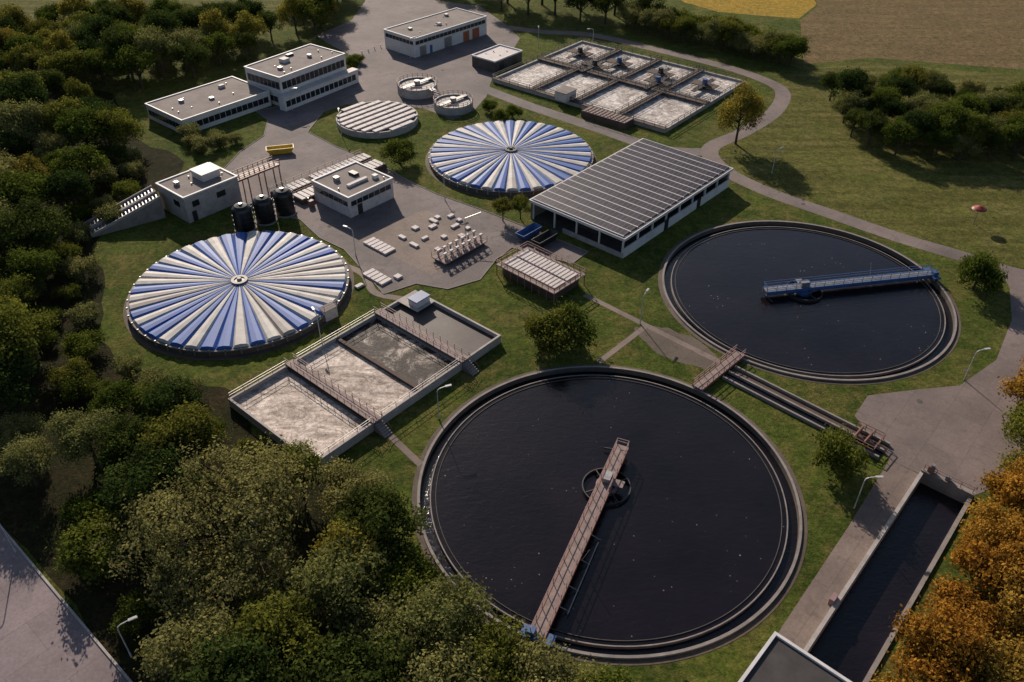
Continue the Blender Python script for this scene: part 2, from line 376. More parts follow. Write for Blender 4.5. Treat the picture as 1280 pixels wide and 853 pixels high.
def scatter(poly,dist,n=9000,avoid=()):
    xs=[p[0] for p in poly]; ys=[p[1] for p in poly]; out=[]
    for _ in range(n):
        p=(random.uniform(min(xs),max(xs)),random.uniform(min(ys),max(ys)))
        if not inpoly(p,poly): continue
        if any((p[0]-c[0])**2+(p[1]-c[1])**2<c[2]**2 for c in avoid): continue
        if all((p[0]-q[0])**2+(p[1]-q[1])**2>dist*dist for q in out): out.append(p)
    return out
KINDS=[('broadleaf_tree',T_green),('broadleaf_tree',T_deep),('willow_tree',T_grey),('yellowing_tree',T_yel),('autumn_tree',T_or),('shrub',T_bush)]
def mixplant(p,w=(.38,.26,.22,.09,0,.05),s0=.6,s1=1.3):
    r=random.random(); s=random.uniform(s0,s1)
    for (nm,ms),ww in zip(KINDS,w):
        if r<ww: plant(nm,random.choice(ms),*p,s*(1.3 if nm=='shrub' else 1)); return
        r-=ww
F2=[(-128,207),(-112,206),(-100,190),(-86,172),(-84,150),(-90,134),(-80,120),(-73,104),(-64,92),(-48,86),(-41,78),(-29,67),(-20,60),(-15,51),(-8,43),(10,38),(8,32),(-20,31),(-36,47),(-60,70),(-84,91),(-112,128),(-142,185)]
for p in scatter(F2,6.7,avoid=[(-32,60,11.5)]): mixplant(p)
for p in scatter([(-86,172),(-80,160),(-78,140),(-80,132),(-73,120),(-68,104),(-56,94),(-44,90),(-37,80),(-26,70),(-30,66),(-50,85),(-66,92),(-76,104),(-85,120),(-92,134),(-88,150)],5.0): plant('shrub',random.choice(T_bush+T_bushg),*p,random.uniform(.6,1.05))
F1=[(-158,240),(-148,258),(-122,262),(-84,270),(-66,262),(-76,240),(-80,228),(-98,214),(-112,212),(-140,220),(-150,222)]
for p in scatter(F1,7.2): mixplant(p,(.40,.24,.22,.12,0,.02),.85,1.25)
for p in scatter([(-78,300),(-70,275),(-62,262),(-58,280),(-62,310)],6): mixplant(p)
plant('large_willow_tree',T_big,-32.5,60.5,1.0,1.0,0.3)
for x,y,s,ms in [(-19,66,.9,T_grey),(-15,60,1.0,T_deep),(-12,54.5,1.0,T_green),(-7,49,1.05,T_grey),(-2,45,.95,T_green),(4,42,1.0,T_grey),(9,39.5,.9,T_green),(-18,52,1.15,T_grey),(-12,46,1.1,T_grey),(-22,45,1.1,T_green),(-27,72,.7,T_green)]:
    plant('willow_tree' if ms is T_grey else 'broadleaf_tree',random.choice(ms),x,y,s)
for x,y,s in [(-4,288,1.2),(5,284,1.3),(14,284,1.2),(22,277,1.2),(30,274,1.1),(-2,298,1.4),(10,296,1.4),(22,292,1.4),(34,284,1.3),(44,276,1.2),(-25,312,1.3),(-12,308,1.3)]: plant('broadleaf_tree',random.choice(T_deep+T_green),x,y,s)
a=Vector((36,270)); b=Vector((77,236))
for i in range(13):
    p=a.lerp(b,i/12); q=Vector((random.uniform(-1,1),random.uniform(-1,1)))
    plant('willow_tree' ,random.choice(T_grey+T_green[:1]),p.x+q.x,p.y+q.y,random.uniform(.75,1.0),random.uniform(.65,.95))
    plant('shrub',random.choice(T_bush),p.x+4+q.x,p.y+6+q.y,1.6)
plant('broadleaf_tree',T_green[1],79.4,234,1.0,.9)
for p in scatter([(82,208),(93,216),(104,211),(118,204),(135,200),(135,172),(118,172),(100,170),(88,174),(80,186)],4.8): mixplant(p,(.42,.32,.26,0,0,0),.55,1.0)
plant('yellowing_tree',T_yel[0],52.4,180.7,1.15,1.4)
plant('shrub',T_bush[0],81,119.5,1.25,1.7); plant('shrub',T_bush[1],82.5,121.5,1.0,1.3)
plant('shrub',T_bush[1],42.9,76.5,1.15,1.45)
plant('shrub',T_bush[0],6.5,102.5,1.35,1.6); plant('shrub',T_bush[1],9.0,103.8,1.35,1.5)
plant('shrub',T_bush[0],-25.3,169.5,1.25,1.35)
plant('broadleaf_tree',T_green[2],-1.9,143.5,.42,.5); plant('broadleaf_tree',T_green[0],1.6,144.2,.42,.5)
for x,y in [(-71,175),(-68,178),(-74,178),(-70,182),(-65,180),(-76,182)]: plant('shrub',T_bushg[0],x,y,random.uniform(.6,.85))
for p in [(-6,200),(0,196),(-3,193),(-46,231),(-45,236),(-48,227)]: plant('shrub',random.choice(T_bush),*p,.7)
for x,y,s in [(74,86,1.0),(80,90,1.1),(70,78,1.05),(66,71,1.0),(61,66,1.0),(56,60,1.0),(52,55,.95),(47,50,1.0),(43,45,1.0),(54,50,1.0),(60,56,1.1),(68,64,1.1),(74,72,1.1),(39,40,.9),(48,43,.9)]:
    plant('autumn_tree',random.choice(T_or+T_or+T_yel[:1]),x,y,s)

# ------------------------------------------------------------------ clarifiers
def clarifier(c,ang,far,steel,deck,colr):
    r=root('clarifier_tank',c[0],c[1],0)
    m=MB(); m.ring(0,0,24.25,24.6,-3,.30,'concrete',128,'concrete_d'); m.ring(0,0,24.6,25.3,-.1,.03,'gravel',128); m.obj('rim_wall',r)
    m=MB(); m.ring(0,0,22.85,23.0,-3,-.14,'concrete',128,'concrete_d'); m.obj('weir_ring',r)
    m=MB(); m.ring(0,0,22.2,22.28,-1,-.16,'concrete_d',128); m.obj('scum_baffle',r)
    m=MB(); m.cyl(0,0,-3,-.28,22.88,22.88,'water',128); m.obj('water_surface',r)
    m=MB(); m.ring(0,0,22.95,24.3,-3,-.6,'canalw',128); m.obj('launder_water',r)
    m=MB(); m.cyl(0,0,-3,.9,.8,.8,'concrete',20); m.ring(0,0,3.05,3.2,-1,.22,'dark',48); m.ring(0,0,1.1,1.4,-1,.5,colr,32)
    for k in range(4):
        a=k*math.pi/2+.4; m.beam((.8*math.cos(a),.8*math.sin(a),.2),(3.1*math.cos(a),3.1*math.sin(a),.2),.15,.2,'dark')
    m.obj('centre_well',r)
    br=root('scraper_bridge',0,0,ang); br.parent=r
    m=MB(); w=.7
    m.box(-far,24.5,-w,w,1.05,1.15,deck)
    m.obj('deck',br)
    m=MB()
    for s in (-1,1):
        m.box(-far,24.9,s*w-.09+s*.1,s*w+.09+s*.1,.65,1.2,steel)
        x=-far; 
        m.beam((-far,s*w,.45),(24.5,s*w,.45),.12,.12,steel)
        while x<24: m.beam((x,s*w,.45),(x+1,s*w,1.0),.08,.08,steel); x+=2.0
        m.rail([(-far,s*.8,1.2),(24.5,s*.8,1.2)],1.05,colr,1.8,.07)
    m.rail([(-far,-.8,1.2),(-far,.8,1.2)],1.05,colr,1.7,.07)
    m.obj('girders',br)
    m=MB(); m.box(23.6,25.0,-1.9,1.9,.75,1.05,'bluesteel')
    for s in (-1.6,1.6): m.cyl(24.38,s,.31,.85,.25,.25,'dark',12)
    m.box(23.9,24.8,-1.2,-.3,1.16,1.8,'bluesteel'); m.obj('end_carriage',br)
    m=MB(); m.box(-1.0,.6,-.5,.5,1.16,2.0,'steel'); m.box(-.8,.4,.9,2.2,1.0,1.1,deck)
    for x in (9,13,17,20): m.beam((x,.8,1.0),(x-.8,2.2,-.6),.09,.09,'steel')
    m.beam((9,1.9,.1),(20,1.9,.1),.1,.1,'steel'); m.beam((13,1.2,1.1),(13,1.9,3.2),.07,.07,'steel')
    m.beam((-far,0,.2),(-far+.5,-2.4,.2),.12,.2,'dark')
    m.obj('scraper_gear',br)
    return r
clarifier(C1,247.0,7.0,'redrail','wood','rail')
clarifier(C2,10.5,7.5,'bluesteel','steel','bluesteel')

# ------------------------------------------------------------------ covered tanks
def cover(c,pat,hub,ph):
    r=root('covered_round_tank',c[0],c[1],0)
    m=MB(); m.ring(0,0,RB-1.0,RB,-.2,1.0,'concrete_d',120); m.ring(0,0,RB,RB+.9,-.1,.035,'gravel',120); m.obj('tank_wall',r)
    m=MB(); m.ring(0,0,RB-.35,RB+.12,1.0,1.15,'concrete',120); m.obj('rim',r)
    n=len(pat); R=RB-.25; rh=1.2; lv=[1,.985,.9,.75,.6,.4,.2,rh/R]
    m=MB()
    for i in range(n):
        a0=2*math.pi*i/n+ph; a1=2*math.pi*(i+1)/n+ph; am=(a0+a1)/2
        jz=random.uniform(-.05,.05)
        vs=[]
        for t in lv:
            z=1.2+.85*(1-t**1.3); rg=.08+.44*t+jz
            if t==1: rg=.06
            for u,q in ((0,-.12),(.05,.2),(.16,.75),(.5,1),(.84,.75),(.95,.2),(1,-.12)):
                a=a0*(1-u)+a1*u
                vs.append((R*t*math.cos(a),R*t*math.sin(a),z+rg*q))
        fs=[]
        for k in range(len(lv)-1):
            for j in range(6): fs.append((k*7+j,k*7+j+1,(k+1)*7+j+1,(k+1)*7+j))
        m.add(vs,fs,{'B':'blue','W':'cream','G':'greyp'}[pat[i]])
    m.obj('cover_panels',r)
    m=MB(); m.cyl(0,0,1.6,2.25,1.35,1.35,'dark',24); m.ring(0,0,.9,1.4,2.2,2.4,hub,24); m.cyl(0,0,2.2,2.7,.45,.35,hub,12)
    m.obj('hub',r)
    m=MB()
    for k in range(48):
        a=k*2*math.pi/48; m.box(RB*math.cos(a)-.12,RB*math.cos(a)+.12,RB*math.sin(a)-.12,RB*math.sin(a)+.12,.2,1.3,'steel')
    m.obj('clamps',r)
    return r
cover(B1,'WWGWBWBBWBBWBBWBWBWBWWBWGBWBBWBWBBWBWGBWBWWB','greyp',.05)
cover(B2,'BW'*21,'dark',.02)
m=MB(); m.box(-1.2,1.2,-.8,.8,0,2.0,'slab'); m.box(-1.3,1.3,-.9,.9,2.0,2.1,'roofg'); m.rail([(-1.2,-.8,2.1),(1.2,-.8,2.1)]); m.obj('equipment_cabinet',None,(-30.5,110.5,0),.8)

# ------------------------------------------------------------------ rectangular basins (local x away, y to the left; rectangle y in [-w,0])
def basin_walls(m,x0,x1,y0,y1,h,t,k):
    m.box(x0,x1,y0,y0+t,-.1,h,k); m.box(x0,x1,y1-t,y1,-.1,h,k)
    m.box(x0,x0+t,y0+t,y1-t,-.1,h,k); m.box(x1-t,x1,y0+t,y1-t,-.1,h,k)
def stairs(m,x,y,z,dx,dy,n,w,k):
    px,py=-dy,dx
    for i in range(n):
        zz=z-(i+1)*z/(n+1); cx=x+dx*(i+.5)*.35; cy=y+dy*(i+.5)*.35
        ax=abs(dx)*.17+abs(px)*w/2; ay=abs(dy)*.17+abs(py)*w/2
        m.box(cx-ax,cx+ax,cy-ay,cy+ay,0,zz,k)
    for s in (-1,1):
        m.beam((x+px*s*w/2,y+py*s*w/2,z+1),(x+px*s*w/2+dx*n*.35,y+py*s*w/2+dy*n*.35,1),.06,.06,'rail')
r=root('settling_basin',-41.0,88.3,49.3)
W=19.7; Lx=37.3; h=1.5
m=MB(); basin_walls(m,0,Lx,-W,0,h,.35,'concrete_l')
for x in (11.0,28.9): m.box(x-.25,x+.25,-W+.35,-.35,-.1,h-.003,'concrete')
m.box(19.6,20.2,-W+.35,-.35,-.1,h-.25,'brown')
m.obj('walls',r)
for nm,x0,x1,k in (('foam_surface_1',.35,10.75,'foamd'),('foam_surface_2',11.25,19.6,'foamd'),('foam_surface_3',20.2,28.65,'foamdd'),('water_surface',29.15,Lx-.35,'tankw')):
    m=MB(); m.box(x0,x1,-W+.35,-.35,0,.75,k); m.obj(nm,r)
m=MB()
for x in (11.0,28.9):
    m.box(x-.8,x+.8,-W-.2,.2,h+.03,h+.18,'wood')
    for s in (-.75,.75): m.rail([(x+s,-W-.2,h+.18),(x+s,.2,h+.18)],1.05,'rail',1.6)
    stairs(m,x,-W-.2,h,0,-1,6,1.4,'concrete')
m.obj('walkways',r)
m=MB(); m.box(33.6,36.6,-4.3,-2.3,h+.02,h+1.1,'white'); m.box(33.5,36.7,-4.4,-2.2,h+1.1,h+1.25,'bluesteel'); m.box(33,Lx-.36,-5,-.36,h-.1,h+.02,'concrete_l')
for y in (-W+.17,-.17): m.rail([(.2,y,h),(10.2,y,h)],1.0,'steel',2.5,.05); m.rail([(12.2,y,h),(28,y,h)],1.0,'steel',2.5,.05)
m.box(10.1,10.74,-W+.4,-.4,.5,1.15,'concrete_d'); m.box(11.26,12.0,-W+.4,-.4,.5,1.15,'concrete_d'); m.box(28.0,28.6,-W+.4,-.4,.5,1.2,'concrete')
m.obj('control_box',r)

r=root('aeration_basin',-5.7,220.9,51)
LX=42.5; W=54.5; h=1.0
m=MB(); basin_walls(m,0,LX,-W,0,h,.5,'concrete_l')
ys=[-W*i/4 for i in range(1,4)]
for y in ys: m.box(.5,LX-.5,y-.25,y+.25,0,h-.003,'concrete')
m.box(LX/2-.3,LX/2+.3,-W+.5,-.5,0,h-.006,'concrete'); m.obj('walls',r)
m=MB(); m.box(.5,LX-.5,-W+.5,-.5,0,.45,'foam'); m.obj('foam_surface',r)
m=MB()
for y in ys:
    m.box(0,LX,y-.9,y+.9,h+.02,h+.2,'brown'); m.rail([(0,y-.75,h+.2),(LX,y-.75,h+.2)],1.05,'dark',3,.09); m.rail([(0,y+.75,h+.2),(LX,y+.75,h+.2)],1.05,'dark',3,.09)
m.box(LX/2-1.2,LX/2+1.2,-W,0,h+.03,h+.25,'brown'); m.rail([(LX/2-1,-W,h+.2),(LX/2-1,0,h+.2)],1.05,'dark',3,.09); m.rail([(LX/2+1,-W,h+.2),(LX/2+1,0,h+.2)],1.05,'dark',3,.09)
m.box(-.3,1.0,-W,0,h+.01,h+.12,'brown'); m.rail([(0,-W,h),(0,0,h)],1.05,'dark',3,.09)
m.rail([(LX,-W,h),(LX,0,h)],1.05,'dark',3,.09); m.rail([(0,-W,h),(LX,-W,h)],1.05,'dark',3,.09); m.rail([(0,0,h),(LX,0,h)],1.05,'dark',3,.09)
m.obj('walkways',r)
m=MB()
for i,(cx,cy) in enumerate([(LX*.75,-W*.125),(LX*.75,-W*.375),(LX*.75,-W*.625),(LX*.75,-W*.875),(LX*.60,-W*.30),(LX*.60,-W*.68)]):
    m.box(cx-6.5,cx+5,cy-.6,cy+.6,h+.3,h+.5,'dark'); m.box(cx-1.6,cx+1.6,cy-3.6,cy+3.6,h+.35,h+.55,'brown')
    m.cyl(cx,cy,h+.5,h+1.9,.8,.65,'bluesteel' if i%2 else 'dark',12); m.cyl(cx,cy,.3,h+.5,.5,.5,'dark',12)
    m.rail([(cx-6.5,cy-.6,h+.5),(cx+5,cy-.6,h+.5)],1.0,'dark',2,.08)
m.obj('surface_aerators',r)
m=MB(); m.box(-1.5,3.0,-26,-22.5,h,h+2.2,'slab'); m.box(-1.7,3.2,-26.2,-22.3,h+2.2,h+2.35,'roofg'); m.obj('switch_cabinet',r)
m=MB(); m.box(-4.6,-.6,-46,-33,0,1.6,'brown')
for i in range(12): m.box(-4.5,-.7,-45.8+i*1.07,-45.2+i*1.07,1.6,1.72,'wood')
m.rail([(-4.6,-46,1.6),(-4.6,-33,1.6)],1.0,'redrail',2); m.obj('effluent_trough',r)

# ------------------------------------------------------------------ solar hall
r=root('solar_roof_hall',3.2,144.3,48.6)
LX=39.5; W=23.0; h=4.3
m=MB(); m.box(0,LX,-W,0,h-.55,h,'white'); m.box(.3,LX-.3,-W+.3,-.3,h,h+.06,'roofg'); m.obj('roof',r)
m=MB(); n=17; p=(LX-1)/n
for i in range(n):
    x=.5+i*p
    m.add([(x+.20,-W+.7,h+.16),(x+p-.24,-W+.7,h+.30),(x+p-.24,-.7,h+.30),(x+.20,-.7,h+.16)],[(0,1,2,3)],'solar')
    m.add([(x+p-.24,-W+.7,h+.30),(x+p-.24,-W+.7,h+.06),(x+p-.24,-.7,h+.06),(x+p-.24,-.7,h+.30)],[(0,1,2,3)],'steel')
    m.box(x-.12,x+.12,-W+.6,-.6,h+.1,h+.24,'slab')
m.obj('solar_panels',r)
m=MB(); 
m.box(0.4,LX-.4,-W+.2,-W+.45,0,1.9,'white'); m.box(LX-.45,LX-.2,-W+.5,-.5,0,h-.6,'concrete')
m.box(.4,LX-.5,-.45,-.2,0,h-.6,'concrete'); m.box(.2,.4,-W+.2,-8.5,0,1.0,'concrete_l')
for i in range(9):
    x=.4+i*(LX-1)/8; m.box(x,x+.3,-W+.46,-W+.75,0,h-.56,'white')
for i in range(5): y=-W+.5+i*5.4; m.box(.45,.75,y,y+.25,0,h-.56,'white')
m.box(14,15.4,-W+.14,-W+.2,0,2.2,'dark'); m.box(26,27.4,-W+.14,-W+.2,0,2.2,'dark')
m.obj('walls_and_columns',r)
m=MB(); m.box(.4,LX-.5,-W+.5,-.5,.02,.05,'concrete_d')
for i in range(6): m.box(4+i*5.5,7+i*5.5,-14,-9,.05,1.4,'brown')
m.obj('interior_floor',r)
def skip(x,y,rz,k,s=1):
    r=root('skip_container',x,y,rz)
    m=MB(); L=2.8*s;w=1.1;hh=1.5
    vs=[(-L*.75,-w*.8,.2),(L*.75,-w*.8,.2),(L*.75,w*.8,.2),(-L*.75,w*.8,.2),(-L,-w,hh),(L,-w,hh),(L,w,hh),(-L,w,hh),(-L+.1,-w+.1,hh),(L-.1,-w+.1,hh),(L-.1,w-.1,hh),(-L+.1,w-.1,hh),(-L*.7,-w*.7,.5),(L*.7,-w*.7,.5),(L*.7,w*.7,.5),(-L*.7,w*.7,.5)]
    fs=[(0,3,2,1)]+[(i,(i+1)%4,4+(i+1)%4,4+i) for i in range(4)]+[(4+i,4+(i+1)%4,8+(i+1)%4,8+i) for i in range(4)]+[(8+i,8+(i+1)%4,12+(i+1)%4,12+i) for i in range(4)]+[(12,13,14,15)]
    m.add(vs,fs,k)
    for i in (-.6,-.2,.2,.6):
        for s_ in (-1,1): m.beam((L*i,s_*w*.84,.2),(L*i*1.2,s_*(w+.04),hh),.1,.1,k)
    m.obj('body',r); m=MB()
    for s_ in (-1,1): m.box(-L*.6,L*.6,s_*.6-.08,s_*.6+.08,0,.2,'dark')
    m.obj('skids',r)
skip(3.2,137.5,48,'bluesteel'); skip(6.2,135.0,48,'dark')
skip(-53.2,174.6,15,'yellow',1.1)

# ------------------------------------------------------------------ flat-roofed buildings
def flatb(name,x,y,deg,LX,W,h,roofk='roofg',wallk='white',bands=(),par=.3,extra=None,doors=()):
    """bands: (z0,z1) window strips on the near and right walls"""
    r=root(name,x,y,deg)
    m=MB(); m.box(0,LX,-W,0,0,h-.003,wallk); m.obj('walls',r)
    m=MB(); t=.35
    m.box(-.15,LX+.15,-W-.15,-W-.15+t,h,h+par,'white'); m.box(-.15,LX+.15,.15-t,.15,h,h+par,'white')
    m.box(-.15,-.15+t,-W-.15+t,.15-t,h,h+par,'white'); m.box(LX+.15-t,LX+.15,-W-.15+t,.15-t,h,h+par,'white')
    m.obj('parapet',r)
    m=MB(); m.box(0.2,LX-.2,-W+.2,-.2,h,h+.08,roofk)
    k=0
    while k<LX/4: xx=1+random.random()*(LX-2); yy=-1-random.random()*(W-2); m.cyl(xx,yy,h+.08,h+.08+random.uniform(.2,.5),.14,.14,'steel',8); k+=1
    m.obj('roof',r)
    m=MB()
    for z0,z1 in bands:
        n=int(LX/1.6)
        for i in range(n):
            a=.5+i*(LX-1)/n; m.box(a,a+(LX-1)/n-.14,-W-.04,-W+.05,z0,z1,'glass')
        n=int(W/1.6)
        for i in range(n):
            a=-W+.5+i*(W-1)/n; m.box(-.04,.05,a,a+(W-1)/n-.14,z0,z1,'glass')
        m.box(.3,LX-.3,-W-.1,-W+.02,z0-.12,z0-.02,'slab'); m.box(-.1,.02,-W+.3,-.3,z0-.12,z0-.02,'slab')
    if bands: m.obj('windows',r)
    if doors:
        m=MB()
        for a,b_,z,k in doors:
            m.box(a,b_,-W-.06,-W+.02,.05,z,k)
        m.obj('doors',r)
    if extra:
        m=MB()
        for e in extra: m.box(*e)
        m.obj('roof_equipment',r)
    return r
o=flatb('office_building',-69.2,209.6,54,22.7,13.3,7.6,bands=[(1.0,2.4),(4.6,6.4)],extra=[(8,10,-6,-4,7.68,8.6,'slab'),(15,15.8,-8,-7,7.68,8.4,'steel'),(4,5,-9,-8,7.68,8.3,'steel'),(12,14,-3,-2,7.68,8.2,'dark')])
m=MB(); m.box(-1.5,24.5,-15.6,-13.42,0,3.3,'white'); m.box(-1.7,24.7,-15.8,-13.45,3.3,3.6,'slab')
for i in range(15): m.box(-1+i*1.65,.4+i*1.65,-15.66,-15.55,1.0,2.5,'glass')
m.obj('ground_floor_bay',o)
flatb('office_wing',-90.4,194.5,50,25,16.0,3.6,bands=[(1.1,2.5)],extra=[(6,7,-6,-5,3.68,4.3,'steel'),(12,13,-10,-9,3.68,4.2,'steel'),(18,19.5,-5,-4,3.68,4.4,'slab')])
flatb('workshop_building',-38.5,249.1,48,30.4,13.2,5.3,bands=[(3.6,4.6)],doors=[(2,4.5,2.8,'steel'),(6,7,2.3,'bluesteel'),(12,15,3,'steel'),(20,22.6,3,'orange'),(24,27,3,'orange')],extra=[(5,6,-6,-5,5.38,5.9,'steel'),(14,15.2,-9,-8,5.38,6,'slab'),(22,23,-4,-3,5.38,6,'steel')])
flatb('switch_house',-11.7,233.3,51,12.2,8.5,2.9,'slab','concrete_d',par=.4,doors=[(2,4,2.2,'dark'),(8,10,2.2,'dark')])
h_=flatb('screw_pump_house',-71.1,148.1,50,12.3,9.6,5.4,'roofg','concrete_l',doors=[(1,2,2.2,'dark')],extra=[(6.5,10.5,-6.5,-2.5,5.48,6.9,'slab'),(6.3,10.7,-6.7,-2.3,6.9,7.05,'white'),(2,2.8,-4,-3,5.48,6.2,'steel')])
m=MB(); m.box(1.5,3,-9.7,-9.6,3,4.2,'glass'); m.box(7,9,-9.66,-9.6,2.8,4.0,'glass'); m.box(-.06,0,-7.5,-5.5,2.8,4.0,'glass'); m.obj('windows',h_)
flatb('control_building',-40.9,151.8,49,11.6,11.4,4.3,'roofg','slab',bands=[(2.4,3.4)],doors=[(2,3.2,2.3,'dark')],extra=[(3,8,-8,-7.2,4.38,4.9,'slab'),(3,4,-4,-3,4.38,5.2,'steel'),(7,8.2,-5,-3,4.38,4.9,'dark'),(9,10,-9,-8,4.38,5.1,'white')])
flatb('intake_building',20.5,41.2,48,10.7,11,3.6,'roofd','concrete_l',par=.35)
r=root('screw_pump_trough',-70.8,146.5,215)
m=MB()
for k in range(2):
    y=-1.6+k*3.0
    m.add([(0,y-1.3,4.3),(0,y+1.3,4.3),(14,y+1.3,.2),(14,y-1.3,.2),(0,y-1.3,0),(0,y+1.3,0),(14,y+1.3,0),(14,y-1.3,0)],[(0,1,2,3),(0,3,7,4),(1,5,6,2),(3,2,6,7)],'concrete')
    for s in (-1.3,1.3): m.beam((0,y+s,4.6),(14,y+s,.5),.25,.5,'concrete_l')
    for i in range(20): m.beam((i*.7+.3,y-1.1,4.3-4.1*(i*.7+.5)/14+.2),(i*.7+.6,y+1.1,4.3-4.1*(i*.7+.5)/14+.2),.2,.2,'steel')
m.obj('trough',r)

# ------------------------------------------------------------------ small round tanks
def rtank(x,y,R,h,slats):
    r=root('sludge_tank',x,y,49)
    m=MB(); m.ring(0,0,R-.35,R,0,h,'concrete_l',64); m.cyl(0,0,0,h-.25,R-.3,R-.3,'concrete_d' if slats else 'greyp',48); m.obj('tank_wall',r)
    m=MB()
    if slats:
        n=9; 
        for i in range(n):
            yy=-R+1.1+i*(2*R-2.2)/(n-1); c=math.sqrt(max(0,(R-.4)**2-yy*yy))
            x0=-c
            while x0<c-.5:
                x1=min(c,x0+random.choice([2.4,3.2,4.0])); m.box(x0+.06,x1-.06,yy-.62,yy+.62,h-.1,h+.25,'slab'); x0=x1
    else:
        m.ring(0,0,R-.5,R-.2,h,h+.15,'slab',48); m.box(-R,R,-.6,.6,h+.2,h+.4,'steel'); m.cyl(0,0,h,h+1,.8,.8,'steel',16)
        for k in range(24):
            a=k*math.pi/12; b=a+math.pi/12
            m.beam((R*math.cos(a),R*math.sin(a),h),(R*math.cos(a),R*math.sin(a),h+1.1),.09,.09,'rail')
            for zz in (.6,1.1): m.beam((R*math.cos(a),R*math.sin(a),h+zz),(R*math.cos(b),R*math.sin(b),h+zz),.09,.09,'rail')
    m.obj('cover',r); return r
rtank(-33.4,192.8,10.0,1.5,True); rtank(-25.4,213.0,5.3,2.2,False); rtank(-15.2,202,5.0,1.8,False)
r=root('steel_staircase',-20.5,208,-60); m=MB(); m.box(-2.5,0,-.7,.7,2.2,2.35,'steel')
for i in range(9): m.box(i*.55,i*.55+.45,-.7,.7,2.1-i*.23,2.2-i*.23,'steel')
for s in (-.7,.7): m.beam((0,s,3.2),(4.8,s,1.1),.08,.08,'rail'); m.beam((0,s,2.2),(4.8,s,.1),.1,.2,'steel')
for s in (-.6,.6): m.beam((-2.4,s,0),(-2.4,s,2.2),.12,.12,'steel')
m.obj('stairs',r)

# ------------------------------------------------------------------ black tanks + gantry
for x,y in ((-52.2,139.9),(-48.9,143.1),(-45.7,146.3)):
    r=root('black_storage_tank',x,y)
    m=MB(); m.cyl(0,0,0,.25,2.2,2.2,'concrete',28); m.cyl(0,0,.25,4.3,1.9,1.9,'black',32,False)
    pr=[(1.9,4.3),(1.75,4.75),(1.2,5.2),(.5,5.4),(.35,5.55)]
    for (a,za),(b_,zb) in zip(pr[:-1],pr[1:]): m.cyl(0,0,za,zb,a,b_,'black',32,False)
    m.cyl(0,0,5.5,5.6,.35,.35,'black',12)
    for zz in (1.2,2.2,3.2): m.ring(0,0,1.85,1.95,zz,zz+.1,'dark',32)
    m.obj('shell',r,smooth=False)
    m=MB(); 
    for s in (-.22,.22): m.beam((2.0,s,.3),(2.0,s,5.0),.06,.06,'steel')
    m.obj('ladder',r)
r=root('pipe_gantry',-61,149.2,49); m=MB()
for s in (-1.2,1.2):
    m.beam((0,s,3.8),(16,s,3.8),.2,.4,'redrail'); m.rail([(0,s,4),(16,s,4)],1.1,'redrail',1.2,.11)
    for x in (.3,4,8,12,15.7): m.beam((x,s,0),(x,s,3.8),.2,.2,'redrail')
m.box(0,16,-1.2,1.2,3.85,3.95,'redrail'); m.beam((0,.5,3.4),(16,.5,3.4),.35,.35,'steel'); m.obj('frame',r)

# ------------------------------------------------------------------ slatted channel covers
r=root('covered_channel',-50.5,153.5,49)
m=MB(); m.box(0,25,-3.2,0,0,1.0,'brown'); m.box(2,25,-8.2,-4.4,0,1.0,'brown'); m.obj('walls',r)
m=MB()
for y0,y1,xs in ((-3.0,-.2,0),(-8.0,-4.6,2)):
    x=xs+.2
    while x<24.3: 
        if random.random()>.08: m.box(x,x+.95,y0,y1,1.0,1.18,'slab')
        x+=1.2
m.obj('cover_slabs',r)
m=MB(); m.rail([(0,-3.9,0),(25,-3.9,0)],1.1,'redrail',2); m.rail([(0,.1,1),(25,.1,1)],1.1,'redrail',2)
for x in (3,8,13,18): m.beam((x,-9,0),(x,-9,1.6),.25,.25,'steel'); m.box(x-.5,x+.5,-10.2,-9.4,0,1.3,'redrail')
m.obj('railings',r)
r=root('slatted_splitter_tank',-2.9,123.8,47)
m=MB(); m.box(.8,7.6,-12.9,-.8,0,2.0,'brown'); m.box(0,8.4,-13.7,0,2.0,2.2,'wood'); m.obj('walls',r)
m=MB()
for i in range(14):
    for a,b_ in ((1.1,3.9),(4.4,7.3)): m.box(a,b_,-12.9+i*.87,-12.3+i*.87,2.2,2.45,'slab')
m.obj('cover_slabs',r)
m=MB(); m.rail([(0,0,2.2),(8.4,0,2.2),(8.4,-13.7,2.2),(0,-13.7,2.2),(0,0,2.2)],1.1,'redrail',1.4,.08)
for i in range(9):
    for x in (.1,8.3): m.beam((x,-13.6+i*1.69,.0),(x,-13.6+i*1.69,2.0),.12,.12,'redrail')
m.obj('railing',r)
def cslabs(x,y,deg,boxes):
    r=root('concrete_cover_slabs',x,y,deg); m=MB()
    for a in boxes: m.box(a[0],a[0]+a[2],a[1],a[1]+a[3],0,.4,'slab')
    m.obj('slabs',r)
cslabs(-28.5,134.5,48,[(0,-i*1.1-1,2.6,.85) for i in range(6)])
cslabs(-27,123.5,48,[(0,-i*1.1-1,2.4,.85) for i in range(5)]+[(-3.5,-3,1.5,.8),(3.2,-6,1.2,1.2)])
cslabs(-22,136,48,[(4.5,0,1.2,1.2),(7,-2,1.6,1),(9,-1,.9,2),(3,-4,1.4,.7),(6,-6.5,1,1),(10,-5,1.8,.8),(2,-9,1,1),(8.5,-9,1.1,1.3),(11.5,-7.5,.9,.9),(.6,-1,.8,1.6),(10.5,0,1,1),(12.5,-1.5,1.4,.8),(12.6,-4,1,1),(.2,-5,.8,2)])
r=root('valve_platform',-13.5,127.4,48); m=MB()
m.box(0,11,-1.8,1.8,.5,.7,'wood'); m.box(.3,10.7,-1.4,1.4,0,.5,'brown')
for s in (-1.8,1.8): m.rail([(0,s,.7),(11,s,.7)],1.1,'rail',1.4,.07)
m.obj('deck',r); m=MB()
